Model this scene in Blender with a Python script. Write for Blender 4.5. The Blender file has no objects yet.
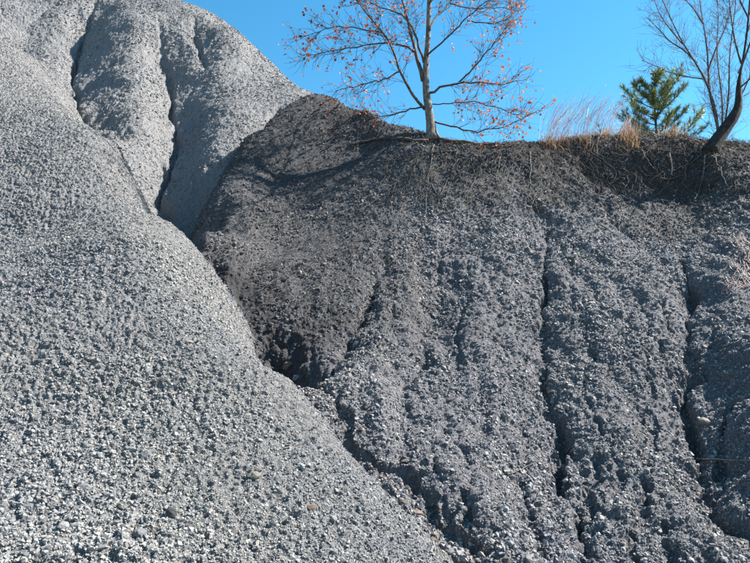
import bpy, math, random
import numpy as np
from mathutils import Vector, Matrix, Quaternion

rng = np.random.default_rng(7)
random.seed(7)
scene = bpy.context.scene
COL = scene.collection

# ------------------------------------------------------------------ camera
CAM = np.array([0.0, 0.0, 1.6])
PITCH = math.radians(11.0)
HFOV = math.radians(62.0)
FPX = 375.0 / math.tan(HFOV / 2)
cam_data = bpy.data.cameras.new("camera")
cam = bpy.data.objects.new("camera", cam_data)
COL.objects.link(cam)
cam.location = CAM
cam.rotation_euler = (math.radians(90) + PITCH, 0, 0)
cam_data.sensor_width = 36.0
cam_data.angle = HFOV
cam_data.clip_start = 0.05
cam_data.clip_end = 2000
scene.camera = cam

# ------------------------------------------------------------------ sky, sun, exposure
SUN = np.array([0.66, 0.14, 0.70]); SUN /= np.linalg.norm(SUN)
elev = math.asin(SUN[2]); azim = math.atan2(SUN[0], SUN[1])
world = bpy.data.worlds.new("World"); scene.world = world
world.use_nodes = True
nt = world.node_tree; nt.nodes.clear()
sky = nt.nodes.new("ShaderNodeTexSky"); sky.sky_type = 'NISHITA'
sky.sun_disc = False
sky.sun_elevation = elev; sky.sun_rotation = azim
sky.altitude = 300; sky.air_density = 1.0; sky.dust_density = 0.08; sky.ozone_density = 1.6
bg = nt.nodes.new("ShaderNodeBackground"); bg.inputs[1].default_value = 0.066
out = nt.nodes.new("ShaderNodeOutputWorld")
hs_ = nt.nodes.new('ShaderNodeHueSaturation'); hs_.inputs['Saturation'].default_value = 1.32; hs_.inputs['Hue'].default_value = .482
nt.links.new(sky.outputs[0], hs_.inputs['Color']); nt.links.new(hs_.outputs[0], bg.inputs[0]); nt.links.new(bg.outputs[0], out.inputs[0])
sd = bpy.data.lights.new("sun", 'SUN'); sd.energy = 5.0; sd.angle = math.radians(0.5); sd.color = (1.0, 0.94, 0.86)
sun = bpy.data.objects.new("sun", sd); COL.objects.link(sun)
sun.rotation_euler = Vector(SUN).to_track_quat('Z', 'Y').to_euler()
scene.view_settings.view_transform = 'Standard'
scene.view_settings.look = 'None'
scene.view_settings.exposure = 2.0
scene.view_settings.gamma = 1.0
scene.view_settings.use_curve_mapping = False

# ------------------------------------------------------------------ helpers
def ray(u, v):
    d = np.array([(u - 375.0) / FPX, 1.0, (281.5 - v) / FPX])
    c, s = math.cos(PITCH), math.sin(PITCH)
    return np.array([d[0], d[1] * c - d[2] * s, d[1] * s + d[2] * c])

def at(u, v, Y):
    d = ray(u, v)
    return CAM + d * (Y / d[1])

def tag(o, label=None, cat=None, group=None, kind=None):
    if label: o["label"] = label
    if cat: o["category"] = cat
    if group: o["group"] = group
    if kind: o["kind"] = kind
    return o

def empty(name, loc):
    o = bpy.data.objects.new(name, None); COL.objects.link(o); o.location = loc
    o.empty_display_size = 0.1
    return o

def mesh_from_arrays(name, V, F, smooth=False):
    """V (n,3) array, F list or (m,k) array of equal sized polygons"""
    me = bpy.data.meshes.new(name)
    V = np.asarray(V, dtype=np.float32); F = np.asarray(F, dtype=np.int32)
    k = F.shape[1]
    me.vertices.add(len(V)); me.vertices.foreach_set("co", V.ravel())
    me.loops.add(F.size); me.loops.foreach_set("vertex_index", F.ravel())
    me.polygons.add(len(F))
    me.polygons.foreach_set("loop_start", np.arange(0, F.size, k, dtype=np.int32))
    me.update(calc_edges=True)
    me.polygons.foreach_set("use_smooth", np.full(len(F), smooth, dtype=bool))
    me.update()
    return me

def obj(name, me, mat, parent=None):
    o = bpy.data.objects.new(name, me); COL.objects.link(o)
    if mat is not None: me.materials.append(mat)
    if parent is not None:
        o.parent = parent
    return o

# ---- gradient noise (numpy)
_perm = np.random.default_rng(3).permutation(4096).astype(np.int64)
_ga = np.random.default_rng(4).uniform(0, 2 * np.pi, 4096)
_gx = np.cos(_ga); _gy = np.sin(_ga)
def pnoise(x, y, seed=0):
    xi = np.floor(x).astype(np.int64); yi = np.floor(y).astype(np.int64)
    xf = x - xi; yf = y - yi
    u = xf * xf * xf * (xf * (xf * 6 - 15) + 10); w = yf * yf * yf * (yf * (yf * 6 - 15) + 10)
    def g(ix, iy, fx, fy):
        h = _perm[(_perm[(ix + seed * 57) & 4095] + iy * 131 + seed * 911) & 4095]
        return _gx[h] * fx + _gy[h] * fy
    a = g(xi, yi, xf, yf); b = g(xi + 1, yi, xf - 1, yf)
    c = g(xi, yi + 1, xf, yf - 1); d = g(xi + 1, yi + 1, xf - 1, yf - 1)
    return ((a + (b - a) * u) + ((c + (d - c) * u) - (a + (b - a) * u)) * w) * 1.5
def fbm(x, y, scale, octv=3, seed=0, gain=0.5):
    s = 0; amp = 1; f = 1.0 / scale
    for i in range(octv):
        s = s + amp * pnoise(x * f, y * f, seed + i * 7); amp *= gain; f *= 2.03
    return s

# ---- thin plate surfaces through points of the place
class TPS:
    def __init__(self, pts, reg=0.02):
        P = np.array(pts, dtype=float); n = len(P)
        self.c = P[:, :2]
        d = np.linalg.norm(self.c[:, None] - self.c[None], axis=2)
        K = np.where(d > 0, d * d * np.log(d + 1e-12), 0) + np.eye(n) * reg
        Q = np.c_[np.ones(n), self.c]
        A = np.zeros((n + 3, n + 3)); A[:n, :n] = K; A[:n, n:] = Q; A[n:, :n] = Q.T
        self.w = np.linalg.solve(A, np.r_[P[:, 2], 0, 0, 0])
    def __call__(self, x, y):
        n = len(self.c)
        s = self.w[n] + self.w[n + 1] * x + self.w[n + 2] * y
        for i in range(n):
            r2 = (x - self.c[i, 0]) ** 2 + (y - self.c[i, 1]) ** 2 + 1e-12
            s = s + self.w[i] * 0.5 * r2 * np.log(r2)
        return s

def off(p, dx, dy, dz): return np.array([p[0] + dx, p[1] + dy, p[2] + dz])

# spur of pale shale at the left, nearest the camera
L_crest = [at(34, 68, 12.6), at(102, 143, 10.0), at(170, 228, 7.6), at(207, 306, 6.15), at(280, 383, 5.0), at(364, 478, 4.3), at(450, 570, 3.8)]
L_pts = L_crest + [
    at(-60, 560, 2.7), at(120, 560, 2.95), at(300, 560, 3.3),
    at(-60, 430, 3.8), at(120, 430, 4.0), at(250, 430, 4.3),
    at(-80, 310, 5.1), at(100, 285, 5.4), at(190, 330, 5.35), at(60, 258, 6.05), at(-20, 268, 5.9), at(110, 222, 7.6), at(40, 232, 7.7), at(-40, 236, 7.7),
    at(-80, 190, 8.5), at(70, 180, 8.6), at(-60, 90, 10.6), at(20, 110, 10.3),
    at(-40, 20, 13.5), at(130, 243, 6.2)]
nrm = [(1.0, .45, -1.0), (.9, .45, -1.0), (.8, .45, -.95), (.6, .35, -.65), (.5, .3, -.55), (.5, .25, -.5), (.5, .2, -.45)]
L_pts += [off(p, *n) for p, n in zip(L_crest, nrm)]
L_pts += [off(p, n[0] * 3, n[1] * 3, n[2] * 3) for p, n in zip(L_crest, nrm)]
L_pts += [off(L_crest[0], .4, 3.0, .6), off(L_crest[0], -3.0, 4, 2.0), np.array([-1.5, 1.2, .15]), np.array([1, 1.2, .1]), np.array([3.5, 1.5, -.2]), np.array([-4., 1.2, .3]), np.array([-9., 6, 3.0]), np.array([9, 6, -5.]), np.array([6, 16, -2.])]
# dark bank with the rounded hump
B_pts = [
    at(480, 563, 4.15), at(600, 563, 4.4), at(760, 563, 4.5), at(900, 563, 4.4),
    at(330, 400, 5.6), at(400, 470, 4.9), at(480, 460, 5.3), at(620, 460, 5.6), at(780, 460, 5.6),
    at(450, 350, 7.0), at(600, 350, 7.2), at(760, 350, 7.1), at(920, 350, 7.1),
    at(380, 300, 7.7), at(450, 250, 9.1), at(600, 250, 9.3), at(760, 250, 9.1), at(900, 250, 9.1), at(830, 430, 5.5),
    at(450, 190, 10.5), at(560, 190, 10.75), at(620, 192, 11.0), at(680, 195, 10.9), at(760, 195, 10.3), at(640, 165, 11.25), at(690, 168, 11.15), at(900, 195, 10.4),
    at(400, 129, 11.8), at(435, 141, 11.5), at(520, 147, 11.5), at(600, 148, 11.5), at(680, 147, 11.4), at(760, 150, 11.2), at(900, 150, 11.2),
    at(310, 98, 13.3), at(340, 101, 13.0), at(370, 111, 12.6), at(270, 117, 12.7), at(243, 142, 12.1), at(206, 182, 10.7), at(184, 216, 9.6), at(168, 250, 8.7),
    at(330, 130, 12.25), at(365, 140, 11.95), at(300, 150, 11.75), at(335, 180, 10.95), at(270, 190, 10.95), at(260, 245, 9.35), at(340, 240, 9.5), at(300, 300, 7.7), at(240, 290, 7.9), at(290, 352, 6.5), at(330, 340, 6.9)]
rimz = at(520, 145, 11.5)[2]
for X in (-1, 2, 5, 8, 12):
    B_pts += [np.array([X + 1.0, 13.2, rimz + .12]), np.array([X + 1., 17, rimz + .25]), np.array([X + 1., 30, rimz + .3])]
hs = [at(310, 98, 13.3), at(270, 117, 12.7), at(243, 142, 12.1), at(206, 182, 10.7), at(184, 216, 9.6), at(168, 250, 8.7)]
for p, n in zip(hs, [(-.4, 1.5, -1.4), (-.5, 1.0, -1.4), (-.6, .8, -1.5), (-.6, .6, -1.4), (-.6, .5, -1.3), (-.6, .45, -1.1)]):
    B_pts += [off(p, *n), off(p, n[0] * 2, n[1] * 2, n[2] * 2.3)]
B_pts += [np.array([-2.5, 5.2, -.4]), np.array([-6, 6, -1.5]), np.array([-9, 14, -1.]), np.array([0, 3.0, -.6]), np.array([3, 2.0, -.5]), np.array([8, 2.5, -.3])]
# hill behind
M_pts = [at(-60, -30, 20), at(60, -20, 20.5), at(155, -4, 21), at(203, 9, 20.5), at(250, 44, 18.6), at(310, 92, 16.6), at(350, 125, 16),
    at(0, 40, 17.0), at(60, 30, 18.2), at(120, 60, 16.8), at(190, 60, 17.0), at(240, 80, 16.8), at(130, 110, 14.6), at(190, 120, 14.4),
    at(250, 120, 14.0), at(235, 150, 12.7), at(160, 165, 12.4), at(205, 180, 12.0), at(180, 210, 11.2), at(100, 110, 13.5), at(40, 70, 15.2), at(150, 190, 11.4), at(210, 230, 10.9)]
M_pts += [off(at(155, -4, 21), 0, 5, -1.5), off(at(203, 9, 20.5), 1.5, 4, -2.5), off(at(310, 92, 16.6), 1.5, 4, -2.5), off(at(350, 125, 16), 3, 4, -3.5),
          off(at(-60, -30, 20), -1, 4, 1.5), np.array([4, 15, 2.5]), np.array([8, 20, 0.]), np.array([-3.0, 8.0, -.5]), np.array([-9, 8, 3.]), np.array([0, 9, -1.5])]
fL, fB, fM = TPS(L_pts), TPS(B_pts), TPS(M_pts)

# ---- fan shaped height grid
NA, NR = 960, 1000
A = np.linspace(-0.82, 0.82, NA)
R0, R1 = math.log(1.9), math.log(25.0)
LR = np.r_[np.linspace(R0, R1, NR), np.linspace(R1, math.log(70.), 40)[1:]]
NRT = len(LR)
YY = np.exp(LR)[:, None] * np.ones((1, NA)); XX = YY * A[None, :]
def interp_row(lr): return np.interp(lr, LR, np.arange(NRT))

def smax(a, b, k):
    h = np.clip(0.5 + 0.5 * (a - b) / k, 0, 1)
    return b + (a - b) * h + k * h * (1 - h)
zl, zb, zm = fL(XX, YY), fB(XX, YY), fM(XX, YY)
zm = zm - 1.1 * np.maximum(0, YY - 23.5) - .05 * np.maximum(0, YY - 23.5) ** 2; zl = zl - .8 * np.maximum(0, YY - 16)
zm = np.maximum(zm, -3.0)
# the tread behind the rim stays level, everything runs out to level ground near the camera
BASE = smax(smax(zl, zb, 0.10), zm, 0.25)
which = np.argmax(np.stack([zl, zb, zm]), axis=0)

def lookup(G, x, y):
    x = np.asarray(x, float); y = np.maximum(np.asarray(y, float), 1.95)
    fa = (x / y - A[0]) / (A[1] - A[0]); fr = interp_row(np.log(y))
    fa = np.clip(fa, 0, NA - 1.001); fr = np.clip(fr, 0, NRT - 1.001)
    ia = fa.astype(int); ir = fr.astype(int); ta = fa - ia; tr = fr - ir
    return (G[ir, ia] * (1 - ta) + G[ir, ia + 1] * ta) * (1 - tr) + (G[ir + 1, ia] * (1 - ta) + G[ir + 1, ia + 1] * ta) * tr

def hit(u, v, G=None, t0=2.2):
    """first point of the terrain met by the sight line through a pixel of the photograph"""
    G = BASE if G is None else G
    d = ray(u, v); d = d / d[1]
    Y = np.exp(np.linspace(math.log(t0), math.log(40), 1600))
    P = CAM[None] + d[None] * Y[:, None]
    below = P[:, 2] < lookup(G, P[:, 0], P[:, 1])
    if not below.any(): return None
    i = int(np.argmax(below))
    return P[i]

def polyline_dist(line, x, y):
    """distance to a polyline, and the parameter 0..1 along it"""
    line = np.asarray(line); best = np.full(x.shape, 1e9); par = np.zeros(x.shape)
    seg = np.linalg.norm(np.diff(line, axis=0), axis=1); tot = seg.sum(); acc = 0
    for i in range(len(line) - 1):
        a = line[i]; b = line[i + 1]; ab = b - a; L2 = (ab ** 2).sum() + 1e-9
        t = np.clip(((x - a[0]) * ab[0] + (y - a[1]) * ab[1]) / L2, 0, 1)
        d = np.hypot(x - a[0] - t * ab[0], y - a[1] - t * ab[1])
        m = d < best
        best = np.where(m, d, best); par = np.where(m, (acc + t * seg[i]) / tot, par); acc += seg[i]
    return best, par

# rills and gullies: (pixels along the photograph, depth, half width, broad depth, broad width)
RILLS = [
    ([(548, 195), (545, 240), (543, 290), (542, 340), (548, 395), (558, 440), (574, 500), (580, 570)], .20, .042, .14, .26),
    ([(446, 240), (436, 285), (424, 335), (408, 385), (402, 430), (408, 470)], .05, .05, .16, .35),
    ([(384, 262), (368, 300), (352, 335), (330, 362), (300, 368)], .10, .045, .10, .25),
    ([(683, 255), (688, 300), (690, 335), (685, 380), (690, 420), (697, 455), (712, 490), (735, 525), (765, 555)], .22, .06, .15, .28),
    ([(596, 440), (588, 490), (584, 540), (583, 575)], .10, .035, .08, .2),
    ([(650, 480), (640, 530), (636, 575)], .10, .045, .05, .2),
    ([(500, 260), (496, 330), (480, 400), (470, 450)], .02, .06, .06, .25),
    ([(620, 240), (622, 320), (632, 400)], .03, .04, .03, .2),
    ([(662, 300), (664, 340), (676, 375), (684, 390)], .12, .04, .04, .15),
    ([(712, 330), (700, 360), (692, 385)], .14, .05, .04, .15),
    ([(515, 300), (520, 350), (536, 395), (548, 410)], .07, .035, .03, .15),
    ([(460, 390), (455, 430), (470, 480), (475, 530)], .06, .035, .03, .15),
    ([(575, 300), (590, 350), (588, 400), (596, 440)], .05, .035, .03, .15),
    ([(735, 410), (722, 445), (714, 490)], .15, .05, .06, .2),
    ([(470, 250), (464, 320), (448, 380), (440, 440)], .04, .03, .05, .2), ([(520, 420), (525, 470), (535, 530), (538, 570)], .06, .03, .06, .2),
    ([(612, 430), (618, 480), (610, 530), (612, 570)], .04, .03, .05, .2), ([(640, 290), (646, 350), (652, 420), (655, 480)], .05, .03, .06, .2),
    ([(573, 235), (568, 280), (575, 330)], .05, .03, .04, .18), ([(660, 520), (668, 545), (680, 570)], .06, .03, .05, .18), ([(430, 420), (437, 470), (455, 515)], .05, .03, .04, .18),
    ([(604, 200), (612, 225), (640, 240)], .10, .06, .05, .2), ([(535, 200), (545, 215), (560, 222)], .14, .07, .05, .2),
    ([(298, 362), (324, 392), (349, 417), (376, 448), (399, 470), (424, 495), (452, 520), (478, 548), (500, 572)], .17, .042, .06, .18),
    ([(97, -6), (88, 12), (79, 35), (77, 60), (82, 85), (94, 105), (112, 128), (130, 150)], .34, .075, .75, .65),
    ([(148, -8), (160, 22), (169, 55), (172, 85), (179, 115), (177, 140), (162, 172), (178, 205), (190, 235)], .34, .075, .68, .65),
    ([(194, 18), (201, 42), (208, 70)], .22, .07, .35, .5),
    ([(146, 40), (158, 65), (166, 85)], .12, .08, .10, .4),
    ([(278, 105), (264, 122), (262, 130)], .20, .12, .15, .4),
    ([(10, 45), (28, 22), (55, -5)], .05, .10, .30, .8),
    ([(205, 165), (195, 190), (186, 215)], .06, .08, .25, .5),
]
GULLY = [i for i, q in enumerate(RILLS) if q[0][0] == (298, 362)][0]
wx = XX + 0.10 * fbm(XX, YY, 0.7, 2, 31) + 0.045 * fbm(XX, YY, .2, 3, 5, .6)
wy = YY + 0.10 * fbm(XX, YY, 0.7, 2, 47) + 0.045 * fbm(XX, YY, .2, 3, 9, .6)
carve = np.zeros_like(BASE); rillness = np.zeros_like(BASE)
for pts, dp, w, bd, bw in RILLS:
    line = [hit(u, v) for u, v in pts]
    line = np.array([p[:2] for p in line if p is not None])
    if len(line) < 2: continue
    d, t = polyline_dist(line, wx, wy)
    fade = np.clip(t / .12, 0, 1) * np.clip((1 - t) / .05, 0.0, 1)
    vary = np.clip(0.70 + 0.55 * np.sin(t * 13 + len(pts) * 2.1) + .30 * np.sin(t * 37 + dp * 90), .5, 1.2)
    if bd >= .2: vary = .9 + .15 * np.sin(t * 19 + len(pts))
    c = fade * (dp * vary * np.exp(-(d / w) ** 3) + bd * np.exp(-(d / bw) ** 1.5))
    carve = np.maximum(carve, c) + 0.3 * np.minimum(carve, c)
    rillness = np.maximum(rillness, np.exp(-(d / (w * 1.3)) ** 2) * (dp > .05) * fade)
SWELLS = [  # pixels along the photograph, height, half width
    ([(70, 110), (100, 165), (128, 235), (165, 320), (215, 430), (280, 540)], .10, .75),
    ([(-10, 215), (40, 245), (75, 300), (90, 400)], -.05, .7),
    ([(15, 110), (50, 150), (70, 190)], -.15, .8),
    ([(612, 215), (618, 300), (622, 400), (612, 560)], .07, .33),
    ([(500, 210), (492, 300), (486, 400), (505, 550)], .07, .36),
    ([(400, 240), (395, 300), (365, 370), (430, 470)], .05, .3),
    ([(660, 260), (655, 350), (655, 450), (690, 540)], .06, .26),
    ([(735, 250), (735, 340), (750, 380)], .12, .30), ([(772, 370), (778, 440), (792, 530)], .26, .34),
    ([(588, 166), (640, 174), (700, 182)], -.32, .26), ([(455, 168), (520, 172)], -.14, .25),
    ([(130, 20), (140, 80), (135, 150)], .36, .75), ([(225, 40), (220, 100), (215, 160)], .28, .75),
    ([(278, 345), (298, 360)], -.60, .22), ([(188, 236), (200, 212), (212, 190)], -.8, .24)]
swell = np.zeros_like(BASE)
for pts, hh, w in SWELLS:
    line = np.array([p[:2] for p in (hit(u, v) for u, v in pts) if p is not None])
    d, t = polyline_dist(line, wx, wy); swell += hh * np.exp(-(d / w) ** 2)
H0 = BASE - carve + swell

isB = (which == 1); isL = (which == 0); isM = (which == 2)
# --- where the bank is root bound and dark (hump and the band under the rim)
elevz = H0
hx = hit(300, 200); 
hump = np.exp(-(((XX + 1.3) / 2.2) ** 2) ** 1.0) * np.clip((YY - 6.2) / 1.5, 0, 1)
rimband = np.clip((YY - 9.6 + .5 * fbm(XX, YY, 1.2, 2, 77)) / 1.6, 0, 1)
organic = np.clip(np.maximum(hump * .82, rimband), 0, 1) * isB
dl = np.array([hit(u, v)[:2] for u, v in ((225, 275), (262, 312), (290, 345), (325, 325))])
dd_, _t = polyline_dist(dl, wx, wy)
dark_patch = np.clip(1.1 - dd_ / .5 + .25 * fbm(XX, YY, .3, 2, 91), 0, 1) * isB  # darker ground around the hollow low on the hump, noisy edge
SS = (YY + H0) * .72; QX = XX + .25 * H0
cl = fbm(QX, SS, .55, 3, 11); c2 = fbm(QX, SS, .17, 3, 12); c3 = fbm(QX, SS, .06, 2, 13)
bil = 1 - 2 * np.abs(fbm(QX, SS, .24, 2, 21))
tread = np.clip((YY - 12.0) / .6, 0, 1) * isB
rib = pnoise(XX / .34 + .5 * fbm(XX, YY, 1.3, 2, 401), SS / 3.2, 402) + .28 * pnoise(XX / .15 + .4 * fbm(XX, YY, .6, 2, 403), SS / 1.6, 404)
Bd = (.058 * rib * np.clip((10.4 - YY) / 1.5, 0, 1) + .036 * cl + .020 * c2 + .018 * c3 + .006 * bil) * (1 - .5 * tread) * (1 - .45 * hump * (YY > 9))
Ld = .030 * fbm(QX, SS, .9, 2, 61) + .014 * c2 + .013 * c3 + .013 * (1 - 2 * np.abs(fbm(QX, SS, .065, 2, 23)))
Md = .08 * fbm(QX, SS, 1.6, 2, 71) + .02 * c2 + .012 * c3
disp = np.where(isB, Bd, np.where(isL, Ld, Md))
# normal displacement
dA = np.gradient(H0, axis=1) / np.gradient(XX, axis=1)
dYr = np.gradient(H0, axis=0) - dA * np.gradient(XX, axis=0)
dY = dYr / np.gradient(YY, axis=0)
# smooth the slope field a little so that displaced sheets stay clean
N = np.stack([-dA, -dY, np.ones_like(dA)], -1); N /= np.linalg.norm(N, axis=-1, keepdims=True)
P = np.stack([XX, YY, H0], -1) + N * disp[..., None]
HF = H0 + disp / np.maximum(N[..., 2], .35)       # height field used for placing

# ------------------------------------------------------------------ materials
def nodes_of(name):
    m = bpy.data.materials.new(name); m.use_nodes = True
    t = m.node_tree; t.nodes.clear()
    o = t.nodes.new("ShaderNodeOutputMaterial"); b = t.nodes.new("ShaderNodeBsdfPrincipled")
    t.links.new(b.outputs[0], o.inputs[0])
    b.inputs["Roughness"].default_value = .9
    if "Specular IOR Level" in b.inputs: b.inputs["Specular IOR Level"].default_value = .25
    return m, t, b

def ramp(t, fac, stops):
    r = t.nodes.new("ShaderNodeValToRGB")
    while len(r.color_ramp.elements) < len(stops): r.color_ramp.elements.new(.5)
    for e, (p, c) in zip(r.color_ramp.elements, stops):
        e.position = p; e.color = (*c, 1)
    t.links.new(fac, r.inputs[0]); return r.outputs[0]

def noise(t, scale, detail=4, rough=.6, vec=None):
    n = t.nodes.new("ShaderNodeTexNoise"); n.inputs["Scale"].default_value = scale
    n.inputs["Detail"].default_value = detail; n.inputs["Roughness"].default_value = rough
    if vec is not None: t.links.new(vec, n.inputs["Vector"])
    return n.outputs[0]

def mix(t, fac, a, b, mode='MIX'):
    n = t.nodes.new("ShaderNodeMix"); n.data_type = 'RGBA'; n.blend_type = mode
    for s, val in ((n.inputs[0], fac), (n.inputs[6], a), (n.inputs[7], b)):
        if hasattr(val, 'default_value') or hasattr(val, 'is_linked'): t.links.new(val, s)
        elif isinstance(val, (int, float)): s.default_value = val
        else: s.default_value = (*val, 1)
    return n.outputs[2]

def bump(t, b, height, strength=.6, dist=.02):
    n = t.nodes.new("ShaderNodeBump"); n.inputs["Strength"].default_value = strength; n.inputs["Distance"].default_value = dist
    t.links.new(height, n.inputs["Height"]); t.links.new(n.outputs[0], b.inputs["Normal"])

def ground_mat(name, stops, tint, organic_col=None, scale=1.0):
    m, t, b = nodes_of(name)
    geo = t.nodes.new("ShaderNodeNewGeometry"); pos = geo.outputs["Position"]
    fine = noise(t, 38 * scale, 5, .7, pos)
    col = ramp(t, fine, stops)
    big = noise(t, .55, 4, .6, pos)
    bigr = ramp(t, big, [(.35, (0, 0, 0)), (.68, (1, 1, 1))])
    col = mix(t, bigr, col, mix(t, 1.0, col, tint, 'MULTIPLY'))
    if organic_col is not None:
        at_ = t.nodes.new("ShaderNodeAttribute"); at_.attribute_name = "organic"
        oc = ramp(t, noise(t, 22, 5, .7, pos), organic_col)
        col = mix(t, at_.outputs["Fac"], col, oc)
        dm = t.nodes.new("ShaderNodeAttribute"); dm.attribute_name = "dark_patch"
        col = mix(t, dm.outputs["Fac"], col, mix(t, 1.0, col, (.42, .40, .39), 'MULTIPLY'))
    t.links.new(col, b.inputs["Base Color"])
    bump(t, b, noise(t, 60 * scale, 6, .7, pos), .9, .03)
    return m

mat_spur = ground_mat("pale_shale_ground", [(.3, (0.065, 0.065, 0.070)), (.52, (0.146, 0.146, 0.149)), (.75, (0.235, 0.235, 0.239))], (1.06, 1.04, .99))
mat_hill = ground_mat("hill_shale_ground", [(.3, (0.085, 0.086, 0.090)), (.52, (0.149, 0.149, 0.155)), (.75, (0.221, 0.221, 0.227))], (1.12, 1.1, 1.06))
mat_bank = ground_mat("dark_shale_ground", [(.3, (0.066, 0.065, 0.069)), (.52, (0.127, 0.125, 0.133)), (.75, (0.197, 0.194, 0.204))], (.84, .84, .86),
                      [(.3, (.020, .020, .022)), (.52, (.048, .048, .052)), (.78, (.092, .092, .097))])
mat_ground, t_, b_ = nodes_of("valley_ground"); b_.inputs["Base Color"].default_value = (.12, .12, .125, 1)

# ------------------------------------------------------------------ terrain objects
idx = np.arange(NRT * NA).reshape(NRT, NA)
quads = np.stack([idx[:-1, :-1], idx[:-1, 1:], idx[1:, 1:], idx[1:, :-1]], -1).reshape(-1, 4)
wf = which[:-1, :-1].ravel()
Vall = P.reshape(-1, 3)
orgf = organic.ravel()
terrain = {}
for k, nm, mt in ((0, "gravel_slope", mat_spur), (1, "shale_bank", mat_bank), (2, "hill", mat_hill)):
    q = quads[wf == k]
    used, inv = np.unique(q.ravel(), return_inverse=True)
    me = mesh_from_arrays(nm, Vall[used], inv.reshape(-1, 4), smooth=False)
    a_ = me.attributes.new("organic", 'FLOAT', 'POINT'); a_.data.foreach_set("value", orgf[used].astype(np.float32))
    a_ = me.attributes.new("dark_patch", 'FLOAT', 'POINT'); a_.data.foreach_set("value", dark_patch.ravel()[used].astype(np.float32))
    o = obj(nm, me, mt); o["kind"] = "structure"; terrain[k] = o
s = 900.0
g = mesh_from_arrays("ground", [(-s, -s, -1.2), (s, -s, -1.2), (s, s, -1.2), (-s, s, -1.2)], [(0, 1, 2, 3)])
tag(obj("ground", g, mat_ground), kind="structure")

# ------------------------------------------------------------------ loose shale (uncountable)
NF = N
def normal_at(x, y):
    n = np.stack([lookup(NF[..., i], x, y) for i in range(3)], -1)
    return n / np.linalg.norm(n, axis=-1, keepdims=True)

def chip_mesh(name, seed, npts, flat, rough=1.0):
    import bmesh
    r = np.random.default_rng(seed)
    v = r.normal(size=(npts, 3)); v /= np.linalg.norm(v, axis=1, keepdims=True)
    v *= r.uniform(.75, 1.0, (npts, 1)) * .5
    v[:, 2] *= flat; v[:, 0] *= r.uniform(.9, 1.35)
    bm = bmesh.new()
    for p in v: bm.verts.new(p)
    res = bmesh.ops.convex_hull(bm, input=bm.verts)
    for g_ in [e for e in res["geom_interior"] if isinstance(e, bmesh.types.BMVert)]: bm.verts.remove(g_)
    me = bpy.data.meshes.new(name); bm.to_mesh(me); bm.free()
    return me

def stone_mat(name, stops, dark=None):
    m, t, b = nodes_of(name)
    oi = t.nodes.new("ShaderNodeObjectInfo")
    col = ramp(t, oi.outputs["Random"], stops)
    geo = t.nodes.new("ShaderNodeNewGeometry")
    n_ = ramp(t, noise(t, 55, 3, .6, geo.outputs["Position"]), [(.3, (.78, .78, .78)), (.7, (1.12, 1.12, 1.12))])
    col = mix(t, 1.0, col, n_, 'MULTIPLY')
    big = ramp(t, noise(t, .6, 3, .6, geo.outputs["Position"]), [(.36, (.82, .83, .86)), (.66, (1.12, 1.09, 1.02))])
    col = mix(t, 1.0, col, big, 'MULTIPLY')
    if dark is not None:
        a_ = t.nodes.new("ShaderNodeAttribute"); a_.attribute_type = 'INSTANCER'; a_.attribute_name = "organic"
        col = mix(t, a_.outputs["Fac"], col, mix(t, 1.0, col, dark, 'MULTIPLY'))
    t.links.new(col, b.inputs["Base Color"])
    b.inputs["Roughness"].default_value = .8
    return m
mat_chip_spur = stone_mat("pale_shale_chip", [(0, (0.094, 0.095, 0.101)), (.3, (0.155, 0.157, 0.162)), (.65, (0.192, 0.194, 0.197)), (.95, (0.229, 0.228, 0.225)), (1, (0.290, 0.269, 0.225))])
mat_chip_hill = stone_mat("hill_shale_chip", [(0, (0.086, 0.087, 0.095)), (.4, (0.145, 0.148, 0.152)), (.8, (0.197, 0.198, 0.201)), (1, (0.259, 0.251, 0.243))])
mat_chip_bank = stone_mat("dark_shale_chip", [(0, (0.070, 0.069, 0.074)), (.4, (0.148, 0.147, 0.156)), (.85, (0.216, 0.213, 0.223)), (.97, (0.280, 0.278, 0.280)), (1, (0.330, 0.300, 0.250))], (.45, .44, .44))

def euler_align(n, spin, tiltx, tilty):
    """euler angles of stones lying on the slope, spun and tipped"""
    z = n; a = np.where(np.abs(z[:, :1]) > .9, np.array([[0, 1., 0]]), np.array([[1., 0, 0]]))
    x = np.cross(a, z); x /= np.linalg.norm(x, axis=1, keepdims=True); y = np.cross(z, x)
    B = np.stack([x, y, z], -1)
    cs, sn = np.cos(spin), np.sin(spin); O = np.zeros_like(cs); I = np.ones_like(cs)
    Rz = np.stack([np.stack([cs, -sn, O], -1), np.stack([sn, cs, O], -1), np.stack([O, O, I], -1)], -2)
    c, s_ = np.cos(tiltx), np.sin(tiltx)
    Rx = np.stack([np.stack([I, O, O], -1), np.stack([O, c, -s_], -1), np.stack([O, s_, c], -1)], -2)
    c, s_ = np.cos(tilty), np.sin(tilty)
    Ry = np.stack([np.stack([c, O, s_], -1), np.stack([O, I, O], -1), np.stack([-s_, O, c], -1)], -2)
    M = B @ Rz @ Rx @ Ry
    return np.stack([np.arctan2(M[:, 2, 1], M[:, 2, 2]), -np.arcsin(np.clip(M[:, 2, 0], -1, 1)), np.arctan2(M[:, 1, 0], M[:, 0, 0])], -1)

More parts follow.
